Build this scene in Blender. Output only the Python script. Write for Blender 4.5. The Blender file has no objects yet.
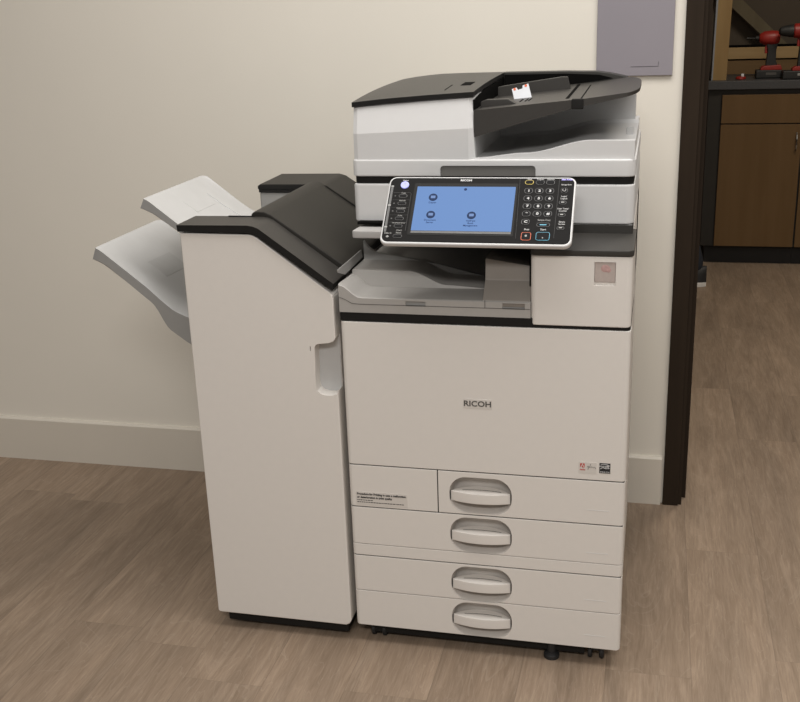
import bpy, bmesh, math, random
from mathutils import Vector, Matrix, Euler
random.seed(4)
scene = bpy.context.scene
COL = scene.collection
PI = math.pi

# ------------------------------------------------------------------ materials
def new_mat(name):
    m = bpy.data.materials.new(name); m.use_nodes = True
    nt = m.node_tree
    return m, nt, nt.nodes['Principled BSDF']

def plain(name, rgb, rough=0.5, metal=0.0, var=0.04, scale=40.0, bump=0.0, bscale=300.0, spec=0.5, emit=None, estr=0.0, coat=0.0):
    """principled surface whose colour is gently mottled by noise"""
    m, nt, b = new_mat(name)
    N, L = nt.nodes, nt.links
    tc = N.new('ShaderNodeTexCoord'); no = N.new('ShaderNodeTexNoise')
    no.inputs['Scale'].default_value = scale; no.inputs['Detail'].default_value = 3
    L.new(tc.outputs['Object'], no.inputs['Vector'])
    r = N.new('ShaderNodeValToRGB')
    lo = [max(0, c*(1-var)) for c in rgb]; hi = [min(1, c*(1+var)) for c in rgb]
    r.color_ramp.elements[0].position = .3; r.color_ramp.elements[1].position = .7
    r.color_ramp.elements[0].color = (*lo, 1); r.color_ramp.elements[1].color = (*hi, 1)
    L.new(no.outputs['Fac'], r.inputs['Fac']); L.new(r.outputs['Color'], b.inputs['Base Color'])
    b.inputs['Roughness'].default_value = rough; b.inputs['Metallic'].default_value = metal
    b.inputs['Specular IOR Level'].default_value = spec
    b.inputs['Coat Weight'].default_value = coat
    if bump:
        n2 = N.new('ShaderNodeTexNoise'); n2.inputs['Scale'].default_value = bscale; n2.inputs['Detail'].default_value = 4
        L.new(tc.outputs['Object'], n2.inputs['Vector'])
        bp = N.new('ShaderNodeBump'); bp.inputs['Strength'].default_value = bump; bp.inputs['Distance'].default_value = .002
        L.new(n2.outputs['Fac'], bp.inputs['Height']); L.new(bp.outputs['Normal'], b.inputs['Normal'])
    if emit:
        b.inputs['Emission Color'].default_value = (*emit, 1); b.inputs['Emission Strength'].default_value = estr
    return m

def wood_floor():
    m, nt, b = new_mat('vinyl_planks')
    N, L = nt.nodes, nt.links
    def math_(op, a, c=None):
        n = N.new('ShaderNodeMath'); n.operation = op
        for i, v in enumerate((a, c)):
            if v is None: continue
            if isinstance(v, (int, float)): n.inputs[i].default_value = v
            else: L.new(v, n.inputs[i])
        return n.outputs[0]
    tc = N.new('ShaderNodeTexCoord'); sx = N.new('ShaderNodeSeparateXYZ')
    L.new(tc.outputs['Object'], sx.inputs[0])
    PW, PL = .178, 1.22
    u = math_('DIVIDE', math_('ADD', sx.outputs['X'], .157), PW)
    iu = math_('FLOOR', u); fu = math_('FRACT', u)
    wn = N.new('ShaderNodeTexWhiteNoise'); wn.noise_dimensions = '1D'; L.new(iu, wn.inputs['W'])
    v = math_('ADD', math_('DIVIDE', sx.outputs['Y'], PL), wn.outputs['Value'])
    iv = math_('FLOOR', v); fv = math_('FRACT', v)
    cid = N.new('ShaderNodeCombineXYZ'); L.new(iu, cid.inputs[0]); L.new(iv, cid.inputs[1])
    wn2 = N.new('ShaderNodeTexWhiteNoise'); wn2.noise_dimensions = '3D'; L.new(cid.outputs[0], wn2.inputs['Vector'])
    # grain coordinates: stretched along the plank, shifted per plank
    off = N.new('ShaderNodeVectorMath'); off.operation = 'SCALE'; L.new(wn2.outputs['Color'], off.inputs[0]); off.inputs['Scale'].default_value = 13
    ad = N.new('ShaderNodeVectorMath'); ad.operation = 'ADD'; L.new(tc.outputs['Object'], ad.inputs[0]); L.new(off.outputs[0], ad.inputs[1])
    mp = N.new('ShaderNodeMapping'); mp.inputs['Scale'].default_value = (1, .11, 1); L.new(ad.outputs[0], mp.inputs['Vector'])
    g1 = N.new('ShaderNodeTexNoise'); g1.inputs['Scale'].default_value = 42; g1.inputs['Detail'].default_value = 8; g1.inputs['Roughness'].default_value = .68; g1.inputs['Distortion'].default_value = 1.1
    L.new(mp.outputs[0], g1.inputs['Vector'])
    mp2 = N.new('ShaderNodeMapping'); mp2.inputs['Scale'].default_value = (1, .17, 1); L.new(ad.outputs[0], mp2.inputs['Vector'])
    g2 = N.new('ShaderNodeTexNoise'); g2.inputs['Scale'].default_value = 7; g2.inputs['Detail'].default_value = 4; g2.inputs['Distortion'].default_value = 1.4
    L.new(mp2.outputs[0], g2.inputs['Vector'])
    # cathedral rings: contour lines of a slow noise
    ring = math_('FRACT', math_('MULTIPLY', g2.outputs['Fac'], 15))
    rr = N.new('ShaderNodeValToRGB'); e = rr.color_ramp.elements
    e[0].position = 0; e[0].color = (1, 1, 1, 1); e[1].position = .12; e[1].color = (0, 0, 0, 1)
    L.new(ring, rr.inputs['Fac'])
    mp3 = N.new('ShaderNodeMapping'); mp3.inputs['Scale'].default_value = (1, .05, 1); L.new(ad.outputs[0], mp3.inputs['Vector'])
    g3 = N.new('ShaderNodeTexNoise'); g3.inputs['Scale'].default_value = 240; g3.inputs['Detail'].default_value = 4; g3.inputs['Roughness'].default_value = .7
    L.new(mp3.outputs[0], g3.inputs['Vector'])
    gm_ = math_('ADD', math_('MULTIPLY', g1.outputs['Fac'], .60), math_('MULTIPLY', g3.outputs['Fac'], .40))
    r1 = N.new('ShaderNodeValToRGB'); e = r1.color_ramp.elements
    e[0].position = .38; e[0].color = (.222, .161, .113, 1); e[1].position = .62; e[1].color = (.322, .243, .178, 1)
    m_ = e.new(.5); m_.color = (.266, .197, .141, 1)
    L.new(gm_, r1.inputs['Fac'])
    mx = N.new('ShaderNodeMix'); mx.data_type = 'RGBA'; mx.blend_type = 'MIX'
    L.new(math_('MULTIPLY', rr.outputs['Color'], .27), mx.inputs[0]); L.new(r1.outputs['Color'], mx.inputs[6]); mx.inputs[7].default_value = (.41, .335, .262, 1)
    # tone per plank and slow patches
    hs = N.new('ShaderNodeHueSaturation'); L.new(mx.outputs[2], hs.inputs['Color'])
    val = math_('ADD', math_('MULTIPLY', wn2.outputs['Value'], .20), math_('ADD', math_('MULTIPLY', g2.outputs['Fac'], .75), .50))
    L.new(val, hs.inputs['Value'])
    # joints
    ju = math_('MINIMUM', fu, math_('SUBTRACT', 1, fu)); jv = math_('MINIMUM', fv, math_('SUBTRACT', 1, fv))
    j = math_('MAXIMUM', math_('LESS_THAN', ju, .0055), math_('LESS_THAN', jv, .0011))
    mj = N.new('ShaderNodeMix'); mj.data_type = 'RGBA'
    L.new(math_('ADD', math_('MULTIPLY', math_('LESS_THAN', ju, .0055), .26), math_('MULTIPLY', math_('LESS_THAN', jv, .0011), .10)), mj.inputs[0]); L.new(hs.outputs['Color'], mj.inputs[6]); mj.inputs[7].default_value = (.07, .05, .037, 1)
    L.new(mj.outputs[2], b.inputs['Base Color'])
    b.inputs['Roughness'].default_value = .52; b.inputs['Specular IOR Level'].default_value = .3
    bp = N.new('ShaderNodeBump'); bp.inputs['Strength'].default_value = .12; bp.inputs['Distance'].default_value = .002
    L.new(g1.outputs['Fac'], bp.inputs['Height']); L.new(bp.outputs['Normal'], b.inputs['Normal'])
    return m

def wood(name, dark, light, axis='Z', scale=30, rough=.5):
    m, nt, b = new_mat(name); N, L = nt.nodes, nt.links
    tc = N.new('ShaderNodeTexCoord'); mp = N.new('ShaderNodeMapping')
    s = {'X': (.08, 1, 1), 'Y': (1, .08, 1), 'Z': (1, 1, .08)}[axis]
    mp.inputs['Scale'].default_value = s; L.new(tc.outputs['Object'], mp.inputs['Vector'])
    n = N.new('ShaderNodeTexNoise'); n.inputs['Scale'].default_value = scale; n.inputs['Detail'].default_value = 6; n.inputs['Distortion'].default_value = .5
    L.new(mp.outputs[0], n.inputs['Vector'])
    r = N.new('ShaderNodeValToRGB'); r.color_ramp.elements[0].position = .3; r.color_ramp.elements[1].position = .7
    r.color_ramp.elements[0].color = (*dark, 1); r.color_ramp.elements[1].color = (*light, 1)
    L.new(n.outputs['Fac'], r.inputs['Fac']); L.new(r.outputs['Color'], b.inputs['Base Color'])
    b.inputs['Roughness'].default_value = rough; b.inputs['Specular IOR Level'].default_value = .2
    return m

M = dict(
    wall=plain('wall_paint', (.745, .708, .632), .8, var=.012, scale=3, bump=.07, bscale=160),
    base=plain('trim_paint', (.64, .595, .52), .55, var=.01, scale=6),
    casing=wood('dark_casing', (.021, .0135, .008), (.027, .0175, .0105), 'Z', 40, .8),
    floor=wood_floor(),
    white=plain('warm_white_plastic', (.745, .712, .672), .45, var=.008, scale=60, bump=.06, bscale=900),
    white2=plain('bright_white_plastic', (.655, .655, .655), .42, var=.008, scale=60, bump=.05, bscale=900),
    lgrey=plain('light_grey_plastic', (.52, .52, .515), .45, var=.02, scale=30),
    mgrey=plain('mid_grey_plastic', (.33, .325, .315), .5, var=.02, scale=60, bump=.05, bscale=900),
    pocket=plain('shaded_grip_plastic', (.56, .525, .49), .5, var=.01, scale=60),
    ledge=plain('ledge_grey_plastic', (.43, .42, .41), .5, var=.02, scale=60),
    rgrey=plain('rear_grey_plastic', (.30, .295, .285), .5, var=.02, scale=60),
    rim=plain('tray_rim_shade', (.30, .298, .29), .5, var=.02, scale=60),
    grip=plain('grip_grey_plastic', (.17, .165, .155), .5, var=.02, scale=60),
    bgrey=plain('brown_grey_plastic', (.25, .225, .20), .5, var=.02, scale=60),
    tgrey=plain('tray_grey_plastic', (.40, .385, .365), .5, var=.02, scale=60, bump=.05, bscale=900),
    dgrey=plain('dark_grey_plastic', (.036, .033, .0295), .45, var=.03, scale=90, bump=.06, bscale=900),
    dgrey2=plain('charcoal_cover_plastic', (.031, .029, .0255), .42, var=.03, scale=90, bump=.05, bscale=900),
    lidgrey=plain('finisher_lid_plastic', (.0175, .0155, .0125), .5, var=.03, scale=90, bump=.05, bscale=900, spec=.4),
    black=plain('black_plastic', (.0095, .009, .0085), .6, var=.1, scale=60, spec=.25),
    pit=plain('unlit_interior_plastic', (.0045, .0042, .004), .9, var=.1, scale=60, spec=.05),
    rubber=plain('black_rubber', (.016, .016, .017), .6, var=.15, scale=80),
    panelface=plain('panel_black', (.013, .0125, .0125), .7, var=.05, scale=60, spec=.12),
    key=plain('key_black', (.008, .008, .009), .65, var=.05, scale=90, spec=.15),
    keyring=plain('key_grey_ring', (.085, .085, .085), .4, var=.05, scale=90),
    ink=plain('black_ink', (.02, .02, .022), .6, var=.05, scale=200),
    greyink=plain('grey_ink', (.09, .085, .08), .5, var=.05, scale=200),
    whiteink=plain('white_print', (.55, .55, .55), .5, var=.03, scale=200),
    dimink=plain('dim_print', (.33, .33, .32), .5, var=.03, scale=200),
    violet=plain('violet_print', (.42, .38, .85), .5, var=.03, scale=200, emit=(.4, .36, .9), estr=.35),
    yellow=plain('yellow_ring', (.70, .55, .12), .4, var=.05, scale=200),
    red=plain('red_ring', (.75, .15, .06), .4, var=.05, scale=200),
    redink=plain('red_print', (.50, .04, .03), .5, var=.05, scale=200),
    cyan=plain('cyan_ring', (.12, .45, .62), .4, var=.05, scale=200),
    home=plain('home_key_lit', (.33, .35, .66), .4, var=.02, scale=200, emit=(.30, .33, .85), estr=.45),
    screen=plain('lcd_blue', (.01, .02, .04), .45, var=.02, scale=14, spec=.12, emit=(.165, .305, .63), estr=.84),
    icon=plain('icon_navy', (.02, .03, .06), .7, var=.1, scale=60, spec=.05, emit=(.02, .035, .09), estr=.6),
    iconw=plain('icon_pale', (.1, .15, .25), .7, var=.1, scale=60, spec=.05, emit=(.10, .16, .36), estr=.7),
    icontext=plain('icon_text_navy', (.02, .03, .06), .7, var=.1, scale=60, spec=.05, emit=(.015, .03, .10), estr=.8),
    sticker=plain('label_stock', (.66, .625, .585), .5, var=.01, scale=60),
    pinksticker=plain('worn_sticker', (.47, .405, .375), .4, var=.05, scale=120),
    pinkspot=plain('pink_stain', (.50, .32, .305), .5, var=.15, scale=240),
    paper=plain('white_paper', (.72, .74, .78), .6, var=.02, scale=60),
    metal=plain('brushed_steel', (.45, .43, .40), .35, metal=.9, var=.06, scale=60),
    epanel=plain('mauve_grey_enamel', (.255, .236, .262), .5, var=.02, scale=8, bump=.05, bscale=300),
    epline=plain('panel_seam_grey', (.13, .12, .135), .5, var=.05, scale=60),
    cab=wood('brown_laminate', (.135, .080, .034), (.155, .093, .042), 'Z', 25, .45),
    cabside=plain('dark_cabinet_side', (.020, .017, .013), .6, var=.1, scale=20),
    counter=plain('dark_grey_counter', (.055, .056, .060), .45, var=.15, scale=150),
    toe=plain('black_toe_kick', (.012, .011, .010), .6, var=.1, scale=20),
    tan=wood('tan_board', (.29, .19, .085), (.36, .245, .115), 'Z', 20, .6),
    pine=wood('pale_pine', (.40, .27, .13), (.48, .335, .17), 'X', 20, .6),
    brownb=wood('brown_board', (.16, .10, .045), (.20, .125, .06), 'X', 20, .6),
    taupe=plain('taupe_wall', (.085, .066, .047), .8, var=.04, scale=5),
    lightstreak=wood('wall_light_streak', (.135, .112, .072), (.165, .137, .09), 'Z', 16, .7),  # paler than the taupe wall, stands for light falling across it
    bluegrey=plain('blue_grey_edge', (.26, .28, .31), .5, var=.05, scale=30),
    toolred=plain('tool_red', (.30, .020, .014), .45, var=.08, scale=60),
    toolblack=plain('tool_black', (.018, .018, .018), .55, var=.1, scale=60),
    denim=plain('dark_denim', (.020, .025, .036), .9, var=.3, scale=200),
    shirt=plain('dark_shirt', (.03, .03, .035), .9, var=.1, scale=60),
    skin=plain('skin', (.50, .31, .22), .5, var=.05, scale=30),
    hair=plain('brown_hair', (.04, .025, .015), .6, var=.3, scale=120),
    sole=plain('white_sole', (.75, .74, .72), .6, var=.03, scale=60),
    ceil=plain('ceiling_paint', (.8, .79, .76), .9, var=.01, scale=4),
)

# ------------------------------------------------------------------ mesh helpers
class MB:
    def __init__(s): s.bm = bmesh.new()
    def _bev(s, verts, r, seg, edges=None):
        if r <= 0: return
        es = edges if edges is not None else list({e for v in verts for e in v.link_edges})
        bmesh.ops.bevel(s.bm, geom=es, offset=r, offset_type='OFFSET', segments=seg, profile=.5, affect='EDGES', clamp_overlap=True)
    def box(s, x0, x1, y0, y1, z0, z1, r=0, seg=3, mat=None):
        vs = [s.bm.verts.new(p) for p in ((x0,y0,z0),(x1,y0,z0),(x1,y1,z0),(x0,y1,z0),(x0,y0,z1),(x1,y0,z1),(x1,y1,z1),(x0,y1,z1))]
        if mat: 
            for v in vs: v.co = mat @ v.co
        for f in ((3,2,1,0),(4,5,6,7),(0,1,5,4),(1,2,6,5),(2,3,7,6),(3,0,4,7)): s.bm.faces.new([vs[i] for i in f])
        s._bev(vs, r, seg); return s
    def prism(s, prof, a, b, axis='y', r=0, seg=2, mat=None, only_caps=False):
        """extrude the polygon prof along an axis from a to b"""
        def P(p, t):
            q = {'y': (p[0], t, p[1]), 'x': (t, p[0], p[1]), 'z': (p[0], p[1], t)}[axis]
            return mat @ Vector(q) if mat else Vector(q)
        A = [s.bm.verts.new(P(p, a)) for p in prof]; B = [s.bm.verts.new(P(p, b)) for p in prof]
        n = len(prof); fs = [s.bm.faces.new(A), s.bm.faces.new(B[::-1])]
        for i in range(n): fs.append(s.bm.faces.new((A[i], B[i], B[(i+1)%n], A[(i+1)%n])))
        bmesh.ops.recalc_face_normals(s.bm, faces=fs)
        if r:
            if only_caps:
                es = list({e for f in fs[:2] for e in f.edges}); s._bev(None, r, seg, es)
            else: s._bev(A+B, r, seg)
        return s
    def slab(s, top, bot, xs, ys, mat=None):
        """solid between two height functions over a grid"""
        def mk(fn): return [[s.bm.verts.new((mat @ Vector((x, y, fn(x, y)))) if mat else (x, y, fn(x, y))) for y in ys] for x in xs]
        T, B = mk(top), mk(bot); nx, ny = len(xs), len(ys); fs = []
        for i in range(nx-1):
            for j in range(ny-1):
                fs.append(s.bm.faces.new((T[i][j], T[i+1][j], T[i+1][j+1], T[i][j+1])))
                fs.append(s.bm.faces.new((B[i][j+1], B[i+1][j+1], B[i+1][j], B[i][j])))
        for i in range(nx-1):
            fs.append(s.bm.faces.new((B[i][0], B[i+1][0], T[i+1][0], T[i][0]))); fs.append(s.bm.faces.new((T[i][-1], T[i+1][-1], B[i+1][-1], B[i][-1])))
        for j in range(ny-1):
            fs.append(s.bm.faces.new((T[0][j], T[0][j+1], B[0][j+1], B[0][j]))); fs.append(s.bm.faces.new((B[-1][j], B[-1][j+1], T[-1][j+1], T[-1][j])))
        bmesh.ops.recalc_face_normals(s.bm, faces=fs); return s
    def lathe(s, prof, center=(0,0,0), axis='z', seg=32, mat=None):
        """revolve (radius, height) pairs; ends closed"""
        rings = []
        for r_, h in prof:
            ring = []
            for k in range(seg):
                t = 2*PI*k/seg; c, d = r_*math.cos(t), r_*math.sin(t)
                p = {'z': (c, d, h), 'y': (c, h, d), 'x': (h, c, d)}[axis]
                p = Vector(p) + Vector(center)
                ring.append(s.bm.verts.new(mat @ p if mat else p))
            rings.append(ring)
        fs = [s.bm.faces.new(rings[0]), s.bm.faces.new(rings[-1])]
        for i in range(len(rings)-1):
            for k in range(seg): fs.append(s.bm.faces.new((rings[i][k], rings[i][(k+1)%seg], rings[i+1][(k+1)%seg], rings[i+1][k])))
        bmesh.ops.recalc_face_normals(s.bm, faces=fs); return s
    def sphere(s, c, rx, ry, rz, seg=24, rot=None):
        g = bmesh.ops.create_uvsphere(s.bm, u_segments=seg, v_segments=seg//2, radius=1)
        for v in g['verts']:
            q = Vector((v.co.x*rx, v.co.y*ry, v.co.z*rz))
            if rot: q = rot @ q
            v.co = q + Vector(c)
        return s
    def tube(s, pts, r, seg=10):
        rings = []
        pts = [Vector(p) for p in pts]
        for i, p in enumerate(pts):
            d = (pts[min(i+1, len(pts)-1)] - pts[max(i-1, 0)]).normalized()
            a = d.orthogonal().normalized()
            if rings and abs(a.dot(prev)) < .98:
                a = (prev - d*prev.dot(d)).normalized()
            prev = a; b = d.cross(a)
            rings.append([s.bm.verts.new(p + a*(r*math.cos(2*PI*k/seg)) + b*(r*math.sin(2*PI*k/seg))) for k in range(seg)])
        fs = [s.bm.faces.new(rings[0]), s.bm.faces.new(rings[-1])]
        for i in range(len(rings)-1):
            for k in range(seg): fs.append(s.bm.faces.new((rings[i][k], rings[i][(k+1)%seg], rings[i+1][(k+1)%seg], rings[i+1][k])))
        bmesh.ops.recalc_face_normals(s.bm, faces=fs); return s
    def add_mesh(s, me, mat=None):
        n0 = len(s.bm.verts); s.bm.from_mesh(me); s.bm.verts.ensure_lookup_table()
        if mat:
            for v in s.bm.verts[n0:]: v.co = mat @ v.co
        return s
    def mesh(s, name, smooth=35):
        me = bpy.data.meshes.new(name); s.bm.to_mesh(me); s.bm.free()
        if smooth:
            for p in me.polygons: p.use_smooth = True
            me.set_sharp_from_angle(angle=math.radians(smooth))
        return me
    def build(s, name, m, parent=None, label=None, smooth=35, cut=None):
        me = s.mesh(name, smooth)
        if cut: me = boolean_cut(me, cut, name, smooth)
        me.materials.clear(); me.materials.append(m)
        o = bpy.data.objects.new(name, me); COL.objects.link(o)
        if parent:
            o.parent = parent
            o.matrix_parent_inverse = world_of(parent).inverted()
        if label: o['label'] = label
        if smooth:
            wn = o.modifiers.new('normals', 'WEIGHTED_NORMAL'); wn.keep_sharp = True; wn.weight = 100; wn.mode = 'FACE_AREA'
        return o

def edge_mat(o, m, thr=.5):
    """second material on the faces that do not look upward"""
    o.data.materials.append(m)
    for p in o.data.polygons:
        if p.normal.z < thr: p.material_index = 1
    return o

def world_of(o):
    m = o.matrix_basis.copy()
    if o.parent: m = world_of(o.parent) @ o.matrix_parent_inverse @ m
    return m

def boolean_cut(me, cutter, name, smooth):
    a = bpy.data.objects.new('work', me); COL.objects.link(a)
    for c in cutter:
        cm = c.mesh('cutter', 0); b = bpy.data.objects.new('cutter', cm); COL.objects.link(b)
        md = a.modifiers.new('cut', 'BOOLEAN'); md.object = b; md.operation = 'DIFFERENCE'; md.solver = 'EXACT'
        bpy.context.view_layer.update()
        dg = bpy.context.evaluated_depsgraph_get()
        out = bpy.data.meshes.new_from_object(a.evaluated_get(dg))
        a.modifiers.clear(); a.data = out
        bpy.data.objects.remove(b); bpy.data.meshes.remove(cm)
    out = a.data; bpy.data.objects.remove(a)
    out.name = name
    if smooth:
        for p in out.polygons: p.use_smooth = True
        out.set_sharp_from_angle(angle=math.radians(smooth))
    return out

def text_mesh(body, size, bold=0.0, align='LEFT', sx=1.0, depth=.0003):
    cu = bpy.data.curves.new('txt', 'FONT'); cu.body = body; cu.size = size; cu.offset = bold
    cu.align_x = align; cu.align_y = 'CENTER'; cu.extrude = depth; cu.resolution_u = 3
    o = bpy.data.objects.new('txt', cu); COL.objects.link(o); bpy.context.view_layer.update()
    dg = bpy.context.evaluated_depsgraph_get()
    me = bpy.data.meshes.new_from_object(o.evaluated_get(dg))
    bpy.data.objects.remove(o); bpy.data.curves.remove(cu)
    if sx != 1:
        for v in me.vertices: v.co.x *= sx
    return me

FRONT = Matrix(((1,0,0,0),(0,0,-1,0),(0,1,0,0),(0,0,0,1)))     # text plane (x,y) -> front face (x,z), facing -y
def front_at(x, y, z): return Matrix.Translation((x, y, z)) @ FRONT

def empty(name, loc, label, cat, group=None):
    o = bpy.data.objects.new(name, None); COL.objects.link(o); o.location = loc
    o.empty_display_size = .05; o['label'] = label; o['category'] = cat
    if group: o['group'] = group
    return o
def tag(o, label, cat, group=None):
    o['label'] = label; o['category'] = cat
    if group: o['group'] = group
    return o
def struct(o, label=None):
    o['kind'] = 'structure'
    if label: o['label'] = label
    return o

def stadium(x0, x1, z0, z1, n=10, r=None):
    r = r or (z1-z0)/2; pts = []
    for cx, cz, a0 in ((x1-r, z0+r, -90), (x1-r, z1-r, 0), (x0+r, z1-r, 90), (x0+r, z0+r, 180)):
        for k in range(n+1):
            t = math.radians(a0 + 90*k/n); pts.append((cx + r*math.cos(t), cz + r*math.sin(t)))
    out = [pts[0]]
    for p in pts[1:]:
        if (p[0]-out[-1][0])**2 + (p[1]-out[-1][1])**2 > 1e-12: out.append(p)
    if (out[0][0]-out[-1][0])**2 + (out[0][1]-out[-1][1])**2 < 1e-12: out.pop()
    return out
def lerp_fn(pts):
    def f(x):
        if x <= pts[0][0]: return pts[0][1]
        for (a, b), (c, d) in zip(pts, pts[1:]):
            if x <= c: return b + (d-b)*(x-a)/(c-a)
        return pts[-1][1]
    return f
def smooth_fn(pts):
    def f(x):
        if x <= pts[0][0]: return pts[0][1]
        for (a, b), (c, d) in zip(pts, pts[1:]):
            if x <= c:
                t = (x-a)/(c-a); t = t*t*(3-2*t); return b + (d-b)*t
        return pts[-1][1]
    return f
def rng(a, b, n): return [a + (b-a)*i/(n-1) for i in range(n)]

# ================================================================== SETTING
WY = .8125                                     # face of the wall behind the copier
struct(MB().box(-4.2, 4.2, -4.2, 4.40, -.05, 0).build('floor', M['floor'], smooth=0), 'grey-brown wood-look plank floor')
struct(MB().box(-4.2, .720, WY, .93, 0, 2.75).build('wall_back', M['wall'], smooth=0), 'off-white painted wall behind the copier')
struct(MB().box(1.66, 4.2, WY, .93, 0, 2.75).build('wall_right', M['wall'], smooth=0))
struct(MB().box(.720, 1.66, WY, .93, 2.08, 2.75).build('wall_header', M['wall'], smooth=0))
bb = MB().prism([(WY, 0), (WY-.013, 0), (WY-.013, .1385), (WY-.008, .1445), (WY, .1445)], -4.2, .6670, axis='x')
struct(bb.build('baseboard_back', M['base'], smooth=0), 'off-white baseboard along the wall')
cs = MB()
cs.box(.6730, .7155, WY-.013, WY+.002, 0, 2.14, .002, 2)
cs.box(.7145, .7245, WY-.004, .94, 0, 2.10, .001, 2)
cs.box(.7155, .7370, .855, .90, 0, 2.10, .001, 2)
cs.box(.7175, 1.70, WY-.013, WY+.002, 2.075, 2.14, .002, 2)
cs.box(1.657, 1.70, WY-.013, WY+.002, 0, 2.075, .002, 2)
struct(cs.build('trim_1', M['casing']), 'dark brown door casing right of the copier')
# room beyond the doorway
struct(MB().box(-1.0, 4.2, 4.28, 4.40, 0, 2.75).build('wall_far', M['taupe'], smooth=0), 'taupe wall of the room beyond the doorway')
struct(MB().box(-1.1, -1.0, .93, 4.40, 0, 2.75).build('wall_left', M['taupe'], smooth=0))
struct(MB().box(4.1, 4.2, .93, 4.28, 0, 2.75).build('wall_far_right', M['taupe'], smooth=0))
struct(MB().box(-1.1, 4.2, .93, 4.40, 2.75, 2.80).build('ceiling', M['ceil'], smooth=0))

# ================================================================== COPIER
P = empty('multifunction_printer', (.29, .34, 0), 'large white and black office copier with tilted blue touch screen and four paper drawers', 'printer')
X0, X1 = 0.0, .583
BK = .685
# --- body core
core = MB().box(X0+.003,   .5785, .036, .66, .050, .752, .004, 2)
core.box(X0+.01, .5785, .50, .66, .74, .95, .003, 2)                 # rear column
core.box(.392, .5785, .18, .66, .74, .905, .003, 2)
core.box(.392, .5785, .206, .66, .90, .9365, .002, 1)
core.box(X0+.003, .579, .0155, .040, .752, .758, 0)                  # right tower behind its cover
core.build('cabinet_body', M['white'], P)
# --- front panels
def panel(name, x0, x1, z0, z1, cut=None, parent=P, r=.004, y1=.040):
    mb = MB().box(x0, x1, 0, y1, z0, z1, 0)
    bm = mb.bm
    vert = [e for e in bm.edges if abs(e.verts[0].co.z-e.verts[1].co.z) > .01 and e.verts[0].co.y < .001 and (e.verts[0].co.x > X1-.01 or e.verts[0].co.x < X0+.01)]
    if vert: bmesh.ops.bevel(bm, geom=vert, offset=.010, segments=5, profile=.5, affect='EDGES')
    es = [e for e in bm.edges if e.verts[0].co.y < .0005 and e.verts[1].co.y < .0005]
    es = [e for e in bm.edges if abs(e.verts[0].co.z-e.verts[1].co.z) < 1e-5 and len(e.link_faces) == 2 and any(abs(f.normal.z) > .9 for f in e.link_faces) and e.verts[0].co.y < .012 and e.verts[1].co.y < .012]
    bmesh.ops.bevel(bm, geom=es, offset=.0016, segments=2, profile=.5, affect='EDGES')
    return mb.build(name, M['white'], parent, cut=cut)
Z1, Z2, Z3, ZB, ZT = .4403, .3409, .2223, .045, .7596
G = .0011
door = panel('front_door', X0, X1, Z1+G, ZT)
def handle_cut(zc):
    c = MB(); c.prism(stadium(.2205, .3525, zc-.041, zc+.041, 10, .036), -.02, .034, axis='y')
    # flare the mouth of the pocket
    for v in c.bm.verts:
        if v.co.y < 0: v.co.y = -.0005
        else: v.co.y = .0415
    
    return c
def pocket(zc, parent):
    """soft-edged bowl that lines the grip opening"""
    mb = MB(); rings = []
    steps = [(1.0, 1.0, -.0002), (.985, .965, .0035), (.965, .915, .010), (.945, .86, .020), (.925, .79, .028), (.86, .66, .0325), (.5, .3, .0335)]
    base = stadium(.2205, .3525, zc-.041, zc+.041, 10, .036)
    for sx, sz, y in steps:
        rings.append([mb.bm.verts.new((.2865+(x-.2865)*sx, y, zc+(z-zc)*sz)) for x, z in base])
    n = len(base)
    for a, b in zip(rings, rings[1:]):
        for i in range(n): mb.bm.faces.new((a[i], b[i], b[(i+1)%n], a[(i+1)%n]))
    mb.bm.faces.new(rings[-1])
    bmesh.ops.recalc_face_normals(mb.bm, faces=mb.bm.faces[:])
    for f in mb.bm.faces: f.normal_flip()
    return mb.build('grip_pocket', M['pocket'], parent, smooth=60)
def handle(zc, parent):
    n = 17; xs = rng(.2232, .3492, n)
    fr = lambda x: .0035 - .0115*(1-((x-.28625)/.063)**2)
    bk = lambda x: .006 + .027*(1-abs((x-.28625)/.063)**2.4)
    zt = lambda x: zc + .005
    mb = MB()
    prof = [(x, fr(x)) for x in xs] + [(x, bk(x)) for x in xs[::-1]]
    mb.prism(prof, zc-.0165, zc+.0065, axis='z', r=.0016, seg=2, only_caps=True)
    h = mb.build('handle', M['white'], parent)
    g = MB(); xs2 = rng(.247, .329, 9)
    g.prism([(x, .009+.004*(1-((x-.288)/.041)**2)) for x in xs2]+[(x, .0102+.004*(1-((x-.288)/.041)**2)) for x in xs2[::-1]], zc+.0062, zc+.0070, axis='z')
    g.build('grip_slot', M['greyink'], parent)
    for x in (.2224, .3500): MB().box(x-.0006, x+.0006, .0015, .006, zc-.018, zc+.006).build('grip_gap', M['black'], parent)
def size_mark(mb, z): mb.box(.508, .552, -.0004, .002, z-.0004, z+.0004)
drawers = [(.197, X1, Z2+G, Z1-G, .3875, .374), (X0, X1, .2515, Z2-G, .2935, .275), (X0, X1, .1350, Z3-G, .1757, .163), (X0, X1, ZB, .1336, .0873, .077)]
for i, (a, b, z0, z1, hz, mz) in enumerate(drawers):
    d = panel('paper_drawer', a, b, z0, z1, cut=[handle_cut(hz)])
    pocket(hz, d); handle(hz, d)
    mk = MB(); size_mark(mk, mz); mk.build('size_mark', M['white2'], d)
panel('drawer_divider', X0, X1, Z3+G, .2505)
wc = panel('service_cover', X0, .1945, Z2+G, Z1-G)
gl = MB()   # dark seams seen between the panels
for z in (Z1, Z2, Z3): gl.box(X0+.004, X1-.003, .003, .036, z-G-.0004, z+G+.0004)
gl.box(.1946, .1969, .003, .036, Z2+G, Z1-G)
gl.build('panel_seam', M['black'], P)
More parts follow.
